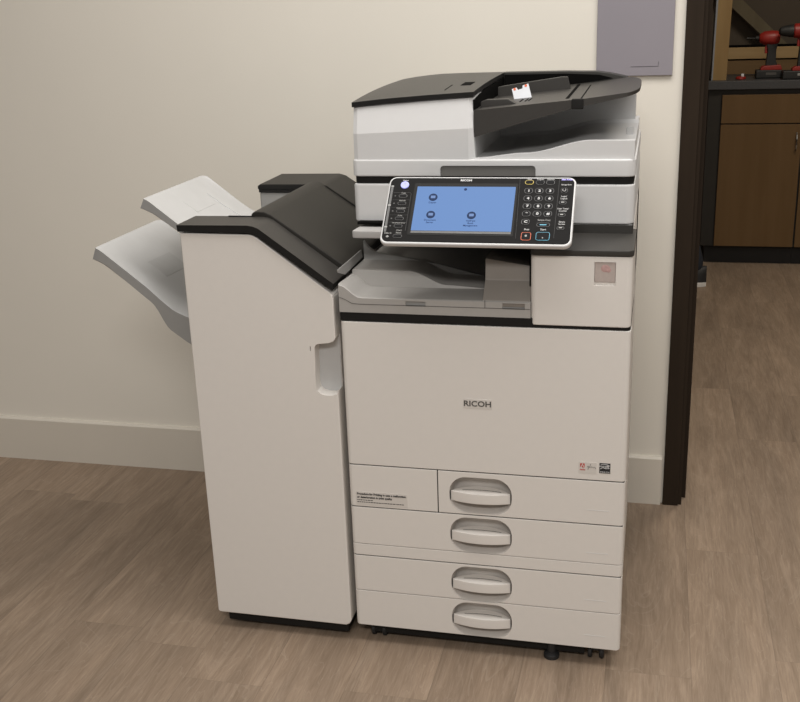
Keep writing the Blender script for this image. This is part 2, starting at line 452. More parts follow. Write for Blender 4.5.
# --- base, casters, levelling feet
MB().box(X0+.03, X1-.075, .022, BK-.02, .016, .052).build('base_frame', M['black'], P)
def caster(x, y, parent, r=.019):
    c = MB(); c.box(x-.011, x+.011, y-.010, y+.014, .022, .040, .003, 2)
    c.lathe([(.008, .030), (.008, .046)], (x, y, 0), 'z', 14)
    o = c.build('caster', M['rubber'], parent)
    for s in (-1, 1):
        w = MB().lathe([(.006, -.004), (r-.003, -.005), (r, -.003), (r, .003), (r-.003, .005), (.006, .004)], (x+s*.0125, y+.004, r), 'x', 24)
        w.build('wheel', M['rubber'], o)
for x, y in ((.045, .035), (.532, .035), (.045, .62), (.532, .62)): caster(x, y, P)
for x in (.437,):
    MB().lathe([(.017, 0), (.017, .008), (.009, .012), (.009, .04)], (x, .022, 0), 'z', 20).build('levelling_foot', M['rubber'], P)
# --- markings on the door
tg = MB(); tg.box(.2535, .3125, -.0006, .002, .5838, .6044, .0003, 1)
badge = tg.build('brand_plate', M['sticker'], door)
MB().add_mesh(text_mesh('RICOH', .0166, .00035, 'CENTER', 1.12), front_at(.2828, -.0008, .5940)).build('brand_lettering', M['greyink'], door, label='grey RICOH lettering', smooth=0)
MB().box(.4885, .5245, -.0005, .002, .4560, .4805).build('logo_sticker', M['sticker'], door)
lg = MB()
for pts in ([(.4905, .4795), (.4955, .4795), (.4905, .4685)], [(.5010, .4795), (.4960+.0005, .4795), (.5010, .4685)], [(.4955, .4758), (.4990, .4685), (.4968, .4685), (.4962, .4702), (.4940, .4702)]):
    lg.prism([(.4962+(x-.4958)*.85, .4728+(z-.474)*.85) for x, z in pts], -.0009, -.0003, axis='y')
lg.build('software_logo', M['redink'], door, label='small red letter A logo', smooth=0)
MB().add_mesh(text_mesh('Adobe', .0042, .0001, 'CENTER', .95), front_at(.4965, -.0007, .4640)).build('software_lettering', M['redink'], door, smooth=0)
sc = MB()
sc.tube([(.5055, -.0007, .4700), (.508, -.0007, .4732), (.5095, -.0007, .4705), (.508, -.0007, .4688), (.511, -.0007, .4700), (.5125, -.0007, .4775)], .00045, 6)
sc.tube([(.5128, -.0007, .4690), (.514, -.0007, .4720), (.5155, -.0007, .4692), (.517, -.0007, .4718), (.5185, -.0007, .4692), (.521, -.0007, .4715), (.5225, -.0007, .4670)], .00045, 6)
sc.tube([(.5085, -.0007, .4690), (.5070, -.0007, .4645)], .0004, 6)
sc.build('signature_mark', M['greyink'], door)
MB().box(.5300, .5518, -.0006, .002, .4585, .4805).build('energy_badge', M['ink'], door, label='black square energy badge with a white arc and star')
es = MB()
es.tube([(.5325, -.0009, .4770), (.538, -.0009, .4787), (.545, -.0009, .4780), (.5500, -.0009, .4755)], .0005, 6)
es.tube([(.5320, -.0009, .4680), (.537, -.0009, .4712), (.543, -.0009, .4690), (.550, -.0009, .4700)], .0007, 6)
st = [(.5468 + (.0042 if k % 2 == 0 else .0018)*math.sin(k*PI/5), .4742 + (.0042 if k % 2 == 0 else .0018)*math.cos(k*PI/5)) for k in range(10)]
es.prism(st, -.0010, -.0004, axis='y')
es.add_mesh(text_mesh('energy', .0062, .0001, 'CENTER', 1.0), front_at(.5380, -.0008, .4742))
es.add_mesh(text_mesh('ENERGY STAR', .0031, .0001, 'CENTER', .95), front_at(.5409, -.0008, .4612))
es.build('energy_badge_print', M['whiteink'], door, smooth=0)
MB().box(.0150, .1285, -.0005, .002, .3465, .3775).build('instruction_label', M['sticker'], wc)
il = MB()
il.add_mesh(text_mesh('Procedure for Printing in case a malfunction', .0064, .00022, 'LEFT', .95), front_at(.0175, -.0007, .3722))
il.add_mesh(text_mesh('or deterioration in print quality', .0064, .00022, 'LEFT', .95), front_at(.0175, -.0007, .3645))
for z, ln in ((.3578, .034), (.3530, .104)):
    x = .0175
    while x < .0175+ln:
        w = random.uniform(.002, .0055); il.box(x, x+w, -.0008, .0, z-.0008, z+.0008); x += w+.0011
il.build('instruction_print', M['ink'], wc, smooth=0)
# --- black band, upper right cover
def rounded_front(mb, x0, x1, y0, y1, z0, z1, rl, rr, rz=.003):
    """box whose front vertical edges are rounded"""
    pts = []
    for cx, r, a0 in ((x0, rl, 180), (x1, rr, 270)):
        if r <= 0: pts.append((cx, y0)); continue
        c = (x0+r, y0+r) if cx == x0 else (x1-r, y0+r)
        for k in range(7):
            t = math.radians(a0 + 90*k/6); pts.append((c[0]+r*math.cos(t), c[1]+r*math.sin(t)))
    pts += [(x1, y1), (x0, y1)]
    mb.prism(pts, z0, z1, axis='z', r=rz, seg=2, only_caps=True); return mb
MB_ = rounded_front(MB(), X0, X1-.001, .0015, .20, .7612, .7800, .004, .010, .001)
MB_.build('black_band', M['black'], P)
rc = rounded_front(MB(), .3895, X1-.001, -.001, .185, .7665, .9065, .011, .012, .003)
cov = rc.build('toner_cover', M['white'], P, label='white cover right of the output tray', cut=[MB().box(.5105, .5505, -.01, .0035, .8495, .8955)])
MB().box(.5110, .5500, .0008, .0050, .8560, .8950, .0006, 1).build('status_window', M['pinksticker'], cov, label='small square window with a faded pink spot')
ps = MB().sphere((.5312, .0010, .8830), .0090, .0008, .0075); ps.sphere((.537, .0010, .880), .005, .0007, .005); ps.build('pink_spot', M['pinkspot'], cov)
tp = rounded_front(MB(), .3880, X1+.0005, -.003, .20, .9066, .9185, .011, .012, .002)
tp.box(.392, .5765, .1500, .205, .9050, .9375, .002, 1)
tp.build('shelf_cover', M['dgrey2'], P, label='dark shelf on top of the right cover')
# --- output bay
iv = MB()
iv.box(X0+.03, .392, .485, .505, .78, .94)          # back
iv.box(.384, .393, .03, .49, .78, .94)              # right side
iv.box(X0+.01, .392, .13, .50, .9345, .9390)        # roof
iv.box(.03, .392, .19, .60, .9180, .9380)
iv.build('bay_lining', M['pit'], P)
lipz = smooth_fn([(0.0, .8390), (.046, .8126), (.40, .8126)])
def tray_top(x, y):
    z = lipz(x)
    if y < .004: z -= .0025*(1-y/.004)
    return z - .0045*min(1, y/.10)
ot = MB().slab(tray_top, lambda x, y: .7798, rng(.0005, .3895, 40), [.0, .0015, .004, .05, .09, .14, .25, .40, .48])
tabs = [MB().box(.1395, .1805, -.01, .006, .7965, .8065), MB().box(.3345, .3785, -.01, .006, .7965, .8085)]
tray = ot.build('output_tray', M['tgrey'], P, cut=tabs)
parz = smooth_fn([(0.0, .8113), (.034, .7978), (.40, .7978)])
sm = MB().slab(lambda x, y: parz(x)+.0005, lambda x, y: parz(x)-.0005, rng(.0006, .389, 30), [-.0006, .002])
sm.box(.2995, .3006, -.0008, .002, .7980, .8125)
sm.build('tray_seam', M['greyink'], tray)
MB().box(.1390, .1810, .0045, .0062, .7965, .8065).build('finger_notch', M['mgrey'], tray); MB().box(.3340, .3790, .0045, .0062, .7965, .8085).build('finger_notch', M['mgrey'], tray)
# stepped ramp behind the lip
ramp = smooth_fn([(0.0, .842), (.125, .842), (.205, .814), (.30, .809)])
def rim(y): return 1 if y > .104 else max(0, (y-.098)/.006)
MB().slab(lambda x, y: .80 + (ramp(x)-.80)*rim(y), lambda x, y: .79, rng(.001, .30, 30), [.097, .0985, .101, .104, .12, .19, .22]).build('paper_ramp', M['tgrey'], P)
swoop = lerp_fn([(0.0, .8850), (.006, .875), (.014, .8660), (.024, .8600), (.04, .8555), (.082, .8495), (.17, .8340), (.268, .810), (.30, .805)])
MB().slab(lambda x, y: swoop(x)+.02*(y-.2), lambda x, y: .80, rng(.001, .30, 60), [.20, .2015, .208, .210]).build('bridge_tray', M['mgrey'], P, label='curved grey paper guide')
ob = MB().prism([(.003, .8127), (.006, .8150), (.040, .8450), (.046, .8870), (.070, .8890), (.20, .886), (.20, .80), (.003, .80)], .2945, .389, axis='x', r=.002, seg=2)
for v in ob.bm.verts:
    if v.co.z > .86 and v.co.x > .352: v.co.z -= .014*min(1, (v.co.x-.352)/.03)
ob.build('tray_end_block', M['bgrey'], P)
sl = MB().prism([(.008, .092), (.020, .090), (.19, .090), (.19, .30), (.022, .30)], .9130, .9290, axis='z', r=.003, seg=2)
sl.build('side_ledge', M['ledge'], P)
MB().prism([(.000, .846), (.000, .8455), (.0505, .8455), (.187, .850), (.180, .868), (-.003, .868)][2:] + [(.0005, .8620)], .0003, .0015, axis='x').build('bridge_flap', M['mgrey'], P, smooth=0)
# --- scanner and platen
SY = .15
def ring_front(name, z0, z1, x0, x1, y0, m, r=.012, rz=.003, y1=.675, label=None):
    return rounded_front(MB(), x0, x1, y0, y1, z0, z1, r, r+.004, rz).build(name, m, P, label=label)
sb = MB(); n = [(.152, .9460), (.150, .9520), (.149, 1.0120), (.1515, 1.0158)]
scn = rounded_front(MB(), -.001, .5780, SY-.001, .64, .9370, 1.0165, .012, .018, .004)
scn.build('scanner_unit', M['white2'], P)
rounded_front(MB(), .002, .5750, SY+.006, .635, 1.0150, 1.0335, .010, .014, .0005).build('scanner_gap', M['black'], P)
lid = rounded_front(MB(), -.001, .5785, SY-.002, .63, 1.0320, 1.0665, .012, .020, .0035)
hc = MB().prism([(.1865, 1.0), (.3815, 1.0), (.3815, 1.048), (.3795, 1.0525), (.3755, 1.0545), (.1925, 1.0545), (.1885, 1.0525), (.1865, 1.048)], SY-.02, SY+.005, axis='y')
lido = lid.build('platen_cover', M['white2'], P, cut=[hc])
MB().prism([(.1865, 1.0325), (.3815, 1.0325), (.3815, 1.048), (.3795, 1.0525), (.3755, 1.0545), (.1925, 1.0545), (.1885, 1.0525), (.1865, 1.048)], SY+.0015, SY+.006, axis='y', r=.0008, seg=1).build('lift_grip', M['grip'], lido)
# document feeder, left block with its two-plane front
fb = MB()
ftop = lambda x: 1.1735 + (.0175)*min(1, max(0, x/.254))
def feeder_top(x, y): return ftop(x) - .002
vx = [0.003, .012, .10, .18, .245, .2545]
vs = []
prof = lambda x: [(SY+.001, 1.064), (SY+.001, 1.1190+.010*x/.2545), (SY+.0135, ftop(x)-.003), (SY+.017, ftop(x)), (.62, ftop(x)+.004), (.62, 1.064)]
def inset(x):   # round the block's front corners in plan
    return .004 if x in (vx[0], vx[-1]) else 0
rows = [[fb.bm.verts.new((x + (.004 if (k == 0 and x == vx[-1]) else 0), y+inset(x)*(y < .3), z)) for k, (y, z) in enumerate(prof(x))] for x in vx]
for a, b in zip(rows, rows[1:]):
    for k in range(len(a)): fb.bm.faces.new((a[k], a[(k+1)%len(a)], b[(k+1)%len(b)], b[k]))
fb.bm.faces.new(rows[0]); fb.bm.faces.new(rows[-1][::-1]); bmesh.ops.recalc_face_normals(fb.bm, faces=fb.bm.faces[:])
fb.build('feeder_body', M['white2'], P, smooth=8)
fz = smooth_fn([(-9, 0), (9, 0)])
backz = lerp_fn([(0.0, 1.1945), (.03, 1.1995), (.07, 1.2037), (.10, 1.2060), (.16, 1.2072), (.26, 1.2075)])
frontz = lerp_fn([(0.0, 1.1815), (.07, 1.188), (.16, 1.1942), (.256, 1.1995)])
def cover_z(x, y):
    t = min(1, max(0, (y-SY)/.45)); g = 1-(1-t)**2.6
    return frontz(x)*(1-g) + backz(x)*g
fcv = MB().slab(cover_z, lambda x, y: cover_z(x, y)-.0098, [.001, .003, .008]+rng(.02, .24, 14)+[.248, .2535, .2555], [SY+.010, SY+.012]+rng(.17, .60, 14)+[.618, .622])
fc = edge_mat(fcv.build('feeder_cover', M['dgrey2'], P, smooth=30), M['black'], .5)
def on_cover(x, y, h=.0006): return (x, y, cover_z(x, y)+h)
for quad in ([(.2065, .285), (.2285, .285), (.2285, .345), (.2065, .345)], [(.1850, .215), (.1875, .215), (.1875, .300), (.1850, .300)]):
    g2 = MB(); vsq = [g2.bm.verts.new(on_cover(x, y)) for x, y in quad]; vb = [g2.bm.verts.new(on_cover(x, y, -.003)) for x, y in quad]
    g2.bm.faces.new(vsq)
    for k in range(4): g2.bm.faces.new((vsq[k], vsq[(k+1)%4], vb[(k+1)%4], vb[k]))
    g2.build('cover_slot', M['pit'], fc, smooth=0)
# side of the feed mouth under the cover's right edge
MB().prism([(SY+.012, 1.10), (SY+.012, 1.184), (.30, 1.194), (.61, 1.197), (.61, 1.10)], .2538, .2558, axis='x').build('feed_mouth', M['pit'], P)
# feed tray: wedge rising to the right with a rounded outer corner
ttop = lerp_fn([(.255, 1.1635), (.36, 1.1735), (.474, 1.1835), (.567, 1.1952), (.60, 1.1965)])
tbot = lerp_fn([(.255, 1.1100), (.36, 1.1400), (.451, 1.1645), (.567, 1.1885), (.60, 1.190)])
def tray_xmax(y):
    a, b, r, xm = SY+.007, .600, .20, .5790
    if y < a+.12:
        t = (a+.12-y)/.12; return xm - .024*(1-math.sqrt(max(0, 1-t*t)))
    if y > b-r:
        t = (y-(b-r))/r; return xm - .05*(1-math.sqrt(max(0, 1-t*t)))
    return xm
ys = [SY+.007, SY+.010, .166, .178, .20, .23, .265, .30, .35, .40, .43, .46, .50, .525, .55, .575, .59, .597, .600]
ft = MB(); us = rng(0, 1, 24)
def fx(u, y): return .2555 + (tray_xmax(y)-.2555)*u
T = [[ft.bm.verts.new((fx(u, y), y, ttop(fx(u, y)))) for y in ys] for u in us]
B = [[ft.bm.verts.new((fx(u, y), y, tbot(fx(u, y)))) for y in ys] for u in us]
for i in range(len(us)-1):
    for j in range(len(ys)-1):
        ft.bm.faces.new((T[i][j], T[i+1][j], T[i+1][j+1], T[i][j+1])); ft.bm.faces.new((B[i][j+1], B[i+1][j+1], B[i+1][j], B[i][j]))
    ft.bm.faces.new((B[i][0], B[i+1][0], T[i+1][0], T[i][0])); ft.bm.faces.new((T[i][-1], T[i+1][-1], B[i+1][-1], B[i][-1]))
for j in range(len(ys)-1):
    ft.bm.faces.new((T[0][j], T[0][j+1], B[0][j+1], B[0][j])); ft.bm.faces.new((B[-1][j], B[-1][j+1], T[-1][j+1], T[-1][j]))
bmesh.ops.recalc_face_normals(ft.bm, faces=ft.bm.faces[:])
ftr = ft.build('feed_tray', M['dgrey'], P, smooth=40)
rail = MB().prism([(.256, 1.165), (.256, 1.2085), (.40, 1.2085), (.475, 1.2065), (.505, 1.2020), (.53, 1.1965), (.545, 1.1930), (.545, 1.18), (.40, 1.17)], .590, .622, axis='y', r=.002, seg=2)
rail.build('back_rail', M['dgrey2'], ftr)
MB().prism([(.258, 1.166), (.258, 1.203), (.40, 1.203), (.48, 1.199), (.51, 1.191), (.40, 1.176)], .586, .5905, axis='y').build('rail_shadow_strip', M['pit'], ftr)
def on_tray(mb, x, y0, y1, w, h, skew=0):
    a = [(x-w, y0), (x+w, y0), (x+w+skew, y1), (x-w+skew, y1)]
    t = [mb.bm.verts.new((px, py, ttop(px)+h)) for px, py in a]; b = [mb.bm.verts.new((px, py, ttop(px)-.003)) for px, py in a]
    mb.bm.faces.new(t)
    for k in range(4): mb.bm.faces.new((t[k], t[(k+1)%4], b[(k+1)%4], b[k]))
for gx, ga, gb, gw in ((.438, .20, .56, .0035), (.468, .17, .50, .0013), (.338, .24, .30, .0014), (.349, .24, .30, .0014), (.356, .24, .30, .0014)):
    gm = MB(); on_tray(gm, gx, ga, gb, gw, .0007, -.002 if gx > .4 else 0); gm.build('tray_groove', M['pit'], ftr, smooth=0)
MB().box(.450, .4735, SY+.0045, SY+.012, 1.1635, 1.1838, .002, 2).build('tray_hinge', M['black'], ftr)
# raised side guides
for y0, y1, a, b, hgt in ((.205, .222, .262, .334, .016),):
    MB().prism([(a, ttop(a)-.004), (a, ttop(a)+hgt*.72), (a+.012, ttop(a)+hgt), (b-.016, ttop(b)+hgt*.62), (b, ttop(b)+.001), (b, ttop(b)-.004)], y0, y1, axis='y', r=.0015, seg=2).build('side_guide', M['dgrey'], ftr)
MB().prism([(.262, ttop(.262)-.003), (.262, 1.1855), (.275, 1.1880), (.405, 1.2055), (.418, 1.2050), (.425, ttop(.425)), (.425, ttop(.425)-.003)], .450, .462, axis='y', r=.0015, seg=2).build('side_guide', M['dgrey'], ftr)
wt = MB(); tm = Matrix.Translation((.331, .335, 1.1785)) @ Matrix.Rotation(-.30, 4, 'Y') @ Matrix.Rotation(-.35, 4, 'X')
wt.prism([(-.0185, -.016), (.0185, -.016), (.0185, .018), (.006, .018), (.004, .012), (-.006, .012), (-.008, .018), (-.0185, .018)], -.001, .001, axis='y', mat=tm)
tagp = wt.build('paper_guide_tag', M['paper'], ftr, label='small white tag standing in the feed tray')
for x in (-.0125, .0125): MB().lathe([(.0028, -.0016), (.0028, .0016)], (x, 0, .0155), 'y', 14, tm).build('red_dot', M['red'], tagp)
# delivery bay under the feed tray
exz = smooth_fn([(.255, 1.0685), (.36, 1.078), (.49, 1.1030), (.60, 1.1030)])
ex = MB().slab(lambda x, y: exz(x) - (.006 if .172 < y < .52 else 0), lambda x, y: 1.064, rng(.258, .5745, 30), [SY+.004, SY+.006, .170, .176, .30, .515, .525, .60])
exo = ex.build('delivery_tray', M['white2'], P, smooth=25)
MB().box(.553, .5685, .300, .303, 1.090, 1.112, .001, 1).build('stopper_rib', M['lgrey'], exo)
MB().slab(lambda x, y: tbot(x)+.0005, lambda x, y: 1.066, rng(.256, .566, 20), [.530, .590]).build('bay_back', M['white2'], P)
# --- control panel on its tilted hinge
PO = Vector((.102, -.045, .941)); PV = Vector((0, .105, .104)).normalized(); PN = Vector((1, 0, 0)).cross(PV)
PM = Matrix(((1, PV.x*1, PN.x, PO.x), (0, PV.y, PN.y, PO.y), (0, PV.z, PN.z, PO.z), (0, 0, 0, 1)))   # (u, v, out)
def rrect(u0, u1, v0, v1, r, n=6): return stadium(u0, u1, v0, v1, n, r)
cp = MB().prism(rrect(.0005, .3680, -.0075, .1500, .015, 8), -.0125, -.0005, axis='z', r=.0035, seg=3, mat=PM, only_caps=True)
CP = cp.build('control_panel', M['white2'], P, label='tilted operation panel with blue touch screen')
MB().prism(rrect(.0040, .3645, -.0030, .1465, .0125, 8), -.006, .0004, axis='z', r=.0008, seg=1, mat=PM, only_caps=True).build('panel_face', M['panelface'], CP)
MB().prism(rrect(.0537, .2577, .0125, .1330, .002, 3), -.004, .0009, axis='z', mat=PM).build('screen_bezel', M['black'], CP)
MB().prism(rrect(.0600, .2536, .0225, .1250, .001, 2), -.003, .0012, axis='z', mat=PM).build('touch_screen', M['screen'], CP, label='lit light blue screen', smooth=0)
MB().prism(rrect(.0600, .2536, .0170, .0218, .0005, 2), -.003, .0012, axis='z', mat=PM).build('screen_status_bar', M['keyring'], CP, smooth=0)
def disc(mb, u, v, r, h0=0, h1=.0016): mb.lathe([(r, h0), (r, h1-.0003), (r-.0004, h1)], (u, v, 0), 'z', 20, PM)
for (u, v), t in zip(((.0942, .0986), (.0945, .0581), (.1743, .0573)), ('Copier', 'Document\nServer', 'Address\nBook\nManagement')):
    ic = MB(); disc(ic, u, v+.001, .0088, .001, .0016); io = ic.build('screen_icon', M['icon'], CP)
    im = MB(); im.prism(rrect(u-.0045, u+.0045, v-.0015, v+.0045, .0008, 2), .0016, .0018, axis='z', mat=PM); im.build('screen_icon_symbol', M['iconw'], CP, smooth=0)
    tm_ = MB()
    for k, line in enumerate(t.split('\n')):
        tm_.add_mesh(text_mesh(line, .0054, .00005, 'CENTER', 1, .0001), PM @ Matrix.Translation((u, v-.0115-.0055*k, .0014)))
    tm_.build('screen_lettering', M['icontext'], CP, smooth=0)
ti = MB(); ti.lathe([(.0030, .0012), (.0030, .0015)], (.1561, .1185, 0), 'z', 16, PM); ti.build('screen_icon', M['icontext'], CP)
hk = MB(); disc(hk, .0337, .1282, .0084, 0, .0026); hk.build('home_key', M['home'], CP, label='round lit lavender home key')
hs_ = MB(); hs_.tube([PM @ Vector((.0337-.003, .1270, .0027)), PM @ Vector((.0337-.003, .1300, .0027)), PM @ Vector((.0337, .1318, .0027)), PM @ Vector((.0337+.003, .1300, .0027)), PM @ Vector((.0337+.003, .1270, .0027))], .0004, 6); hs_.build('home_symbol', M['violet'], CP)
keys_lab = MB(); dim_lab = MB()
def lab(mb, s, u, v, size=.0054, align='CENTER', sx=.95, bold=.00004): mb.add_mesh(text_mesh(s, size, bold, align, sx, .0001), PM @ Matrix.Translation((u, v, .0006)))
def key(u, v, w, h, ring='keyring', face='key', r=None, name='panel_key'):
    r = r or h/2*.98
    a = MB(); a.prism(rrect(u-w/2, u+w/2, v-h/2, v+h/2, r, 5), 0, .0011, axis='z', mat=PM); o = a.build(name, M[ring], CP, smooth=0)
    b = MB(); b.prism(rrect(u-w/2+.0009, u+w/2-.0009, v-h/2+.0009, v+h/2-.0009, max(.0004, r-.0009), 5), 0, .0020, axis='z', r=.0004, seg=1, mat=PM, only_caps=True); b.build('key_cap', M[face], CP, smooth=0)
lab(keys_lab, 'Home', .0337, .1398, .0048)
for v, s in zip((.1026, .0850, .0669, .0496, .0324), ('Copy', 'Scanner', 'Document', 'Print', 'Document Server')):
    key(.0335, v, .0170, .0072, 'keyring'); lab(dim_lab, s, .0335, v+.0072, .0044 if len(s) < 12 else .0038)
    led = MB(); disc(led, .0175, v, .0016, 0, .0010); led.build('indicator_lamp', M['keyring'], CP)
def panel_line(pts, r): MB().tube([PM @ Vector((u, v, .0006)) for u, v in pts], r, 5).build('panel_line', M['keyring'], CP)
panel_line([(.0135, .1105), (.0470, .1105), (.0490, .1080), (.0490, .0220)], .0004)
for v in (.0935, .0755, .0580, .0410): panel_line([(.0135, v), (.0488, v)], .00025)
panel_line([(.2600, .1450), (.2635, .008)], .0003)
panel_line([(.3357, .1450), (.3344, .010)], .0004)
sp = MB(); sp.prism(rrect(.0066, .0112, .0190, .1275, .001, 2), 0, .0007, axis='z', mat=PM); sp.build('side_strip', M['keyring'], CP, smooth=0)
for v in (.1255, .0805, .0300): MB().prism(rrect(.0062, .0118, v-.0016, v+.0016, .0003, 2), 0, .0012, axis='z', mat=PM).build('side_strip_mark', M['dimink'], CP, smooth=0)
lab(dim_lab, 'Data In', .0154, .0160, .0050); lab(dim_lab, 'Check', .0365, .0225, .0048); lab(dim_lab, 'Status', .0365, .0170, .0048)
dm = MB(); dm.prism([(.0120, .0081), (.0154, .0055), (.0188, .0081), (.0154, .0107)], 0, .0010, axis='z', mat=PM); dm.build('data_lamp', M['dimink'], CP, smooth=0)
key(.0353, .0092, .0180, .0070, 'keyring')
for c, s, kn in ((.2787, 'Reset', 'yellow'), (.2995, 'Program', 'keyring'), (.3192, 'Interrupt', 'keyring')):
    key(c, .1362, .0165, .0098, kn); lab(keys_lab, s, c, .1436, .0042, 'CENTER', .9)
nums = [['1', '2', '3'], ['4', '5', '6'], ['7', '8', '9'], ['*', '0', '#'], ['C']]
for row, v in zip(nums, (.1164, .0989, .0812, .0640, .0456)):
    for k, s in enumerate(row):
        c = .2787 + .0203*k
        key(c, v, .0158, .0120, 'keyring', r=.0052)
        keys_lab.add_mesh(text_mesh(s, .0072, .0003, 'CENTER', 1.3, .0001), PM @ Matrix.Translation((c+.0008, v-.0008, .0022)))
lab(dim_lab, 'Sample Copy', .3135, .0500, .0048); key(.3127, .0394, .0250, .0086, 'keyring')
sy = MB(); sy.prism(rrect(.3065, .3190, .0375, .0392, .0003, 2), .0018, .0023, axis='z', mat=PM); sy.build('sample_symbol', M['cyan'], CP, smooth=0)
lab(keys_lab, 'Start', .3135, .0288, .0060); lab(keys_lab, 'Stop', .2825, .0288, .0056)
key(.2825, .0131, .0185, .0175, 'red', r=.004, name='stop_key'); key(.3138, .0137, .0258, .0180, 'cyan', r=.004, name='start_key')
MB().lathe([(.0022, .0018), (.0022, .0023)], (.2825, .0135, 0), 'z', 14, PM).build('key_symbol', M['dimink'], CP, smooth=0); MB().lathe([(.0017, .0018), (.0017, .0023)], (.3138, .0095, 0), 'z', 4, PM).build('key_symbol', M['dimink'], CP, smooth=0)
vl = MB(); lab(vl, 'Main Power', .3505, .1430, .0046, 'CENTER', .95, .0002); vl.build('violet_lettering', M['violet'], CP, smooth=0)
lab(keys_lab, 'Energy Saver', .3500, .1312, .0042, 'CENTER', .9)
for v, ls in ((.0901, ('Login/', 'Logout')), (.0621, ('User Tools/', 'Counter')), (.0325, ('Simple', 'Screen'))):
    lab(keys_lab, ls[0], .3470, v+.0140, .0047); lab(keys_lab, ls[1], .3470, v+.0090, .0047); key(.3455, v, .0140, .0080, 'keyring')
    b = MB(); b.prism(rrect(.3425, .3485, v-.0012, v+.0010, .0004, 2), .0018, .0023, axis='z', mat=PM); b.build('key_symbol', M['dimink'], CP, smooth=0)
ek = MB(); disc(ek, .3465, .1180, .0068, 0, .0011); ek.build('panel_key', M['keyring'], CP)
ek = MB(); disc(ek, .3465, .1180, .0058, 0, .0022); ek.build('key_cap', M['key'], CP)
ek = MB(); ek.tube([PM @ Vector((.3465+.003*math.cos(t), .1180+.003*math.sin(t), .0023)) for t in rng(2.2, 7.2, 14)], .0005, 6); ek.build('key_symbol', M['whiteink'], CP)
lab(keys_lab, 'RICOH', .1551, .1403, .0058, 'CENTER', 1.25, .0003)
keys_lab.build('white_lettering', M['whiteink'], CP, smooth=0); dim_lab.build('grey_lettering', M['dimink'], CP, smooth=0)
hg = MB().box(.14, .43, .045, .16, .985, 1.012, .004, 2); hg.prism([(-.012, .940), (.03, .940), (.10, .99), (.10, 1.01), (.045, 1.008)], .16, .41, axis='x', r=.003, seg=1)
hg.build('panel_arm', M['pit'], P)

# ================================================================== FINISHER
F = empty('document_finisher', (-.17, .31, 0), 'white paper finisher with sloped black top docked left of the copier', 'finisher')
FL, FR, FZ = -.3345, -.0115, .0405
# front panel with sloped top, pocket for the hand
edge = [(FL, FZ+.004), (FL+.004, FZ), (FR-.012, FZ-.0005), (FR-.004, FZ+.004), (FR, FZ+.012), (FR, .8060), (FR-.0015, .8140), (FR-.006, .8205), (FR-.016, .8275), (-.1660, .9310), (-.1740, .9355), (-.1830, .9375), (FL+.004, .9385), (FL, .9375)]
fp = MB().prism(edge, -.002, .060, axis='y', r=.0028, seg=3, only_caps=True)
nt = [(FR+.02, .7250), (FR+.0, .7235), (-.016, .7165), (-.026, .7125), (-.049, .7095), (-.0545, .7075), (-.0575, .7020), (-.0595, .6180), (-.0575, .6060), (-.050, .5985), (-.040, .5960), (-.025, .5962), (-.014, .6000), (FR, .6070), (FR+.02, .6070)]
nc = MB().prism(nt, -.03, .032, axis='y')
slot = MB().box(-.0680, -.0660, -.02, .006, .6925, .7035)
ffp = fp.build('front_panel', M['white'], F, cut=[nc, slot])
MB().prism([(p[0] if p[0] < FR else FR-.001, p[1]) for p in nt[1:-1]], .029, .0325, axis='y').build('hand_pocket', M['lgrey'], ffp)
# body behind the front panel: stepped so the trays can leave on the left
bd = MB()
bd.box(FL+.002, FR-.001, .058, .600, FZ, .640, .004, 2)
bd.box(-.214, FR-.001, .058, .600, .630, .80, .002, 1)
bd.prism([(-.214, .79), (-.214, .9350), (-.172, .9350), (FR-.003, .8200), (FR-.003, .79)], .058, .455, axis='y')
bd.build('finisher_body', M['white'], F)
# dark cover over the front edge
def band(y0, y1, lift, x0, name, m, r=.002, th=.0130, ext=.001):
    lo = [(x0, .9425), (-.1850, .9412), (-.1740, .9392), (-.1640, .9350), (-.0200, .8345), (-.0100, .8275), (FR+ext, .8275)]
    hi = [(FR+ext+.003, .8400), (-.1600, .9508+lift*.3), (-.1720, .9555+lift*.6), (-.1850, .9572+lift), (x0-.001, .9560+lift)]
    return MB().prism(lo+hi, y0, y1, axis='y', r=r, seg=2, only_caps=True).build(name, m, F)
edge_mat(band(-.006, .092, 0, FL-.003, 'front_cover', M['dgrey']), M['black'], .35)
cvd = [( -.2090, .9400), (-.2105, .9560), (-.2085, .9625), (-.2030, .9668), (-.1950, .9680), (-.1800, .9672), (-.1650, .9610), (-.0130, .8580), (-.0075, .8510), (-.0075, .8350), (-.172, .9360)]
MB().prism(cvd, .0850, .470, axis='y', r=.003, seg=2, only_caps=True).build('lid', M['lidgrey'], F, label='raised charcoal lid sloping to the copier')
MB().box(-.26, -.20, .0835, .0850, .9560, .9590).build('lid_seam', M['black'], F)
# rear block
rb = MB().prism([(FL+.001, .640), (FL+.001, .9420), (-.150, .9420), (-.012, .8460), (-.012, .640)], .462, .600, axis='y', r=.003, seg=1)
MBr = rb
MBr.build('rear_body', M['rgrey'], F)
rcv = MB().prism([(FL-.001, .9500), (FL-.001, .9580), (FL+.006, .9625), (-.172, .9635), (-.156, .9590), (-.009, .8610), (-.009, .8510), (-.156, .9490)], .456, .620, axis='y', r=.002, seg=2, only_caps=True)
for v in rcv.bm.verts:                                              # chamfered rear left corner
    if v.co.x < -.30 and v.co.y > .6: v.co.y -= 0; 
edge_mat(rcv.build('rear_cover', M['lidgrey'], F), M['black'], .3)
rg = MB().prism([(FL+.001, .9420), (FL+.001, .9502), (-.158, .9502), (-.010, .8510), (-.010, .8430), (-.156, .9420)], .458, .610, axis='y'); rg.build('cover_gap', M['black'], F)
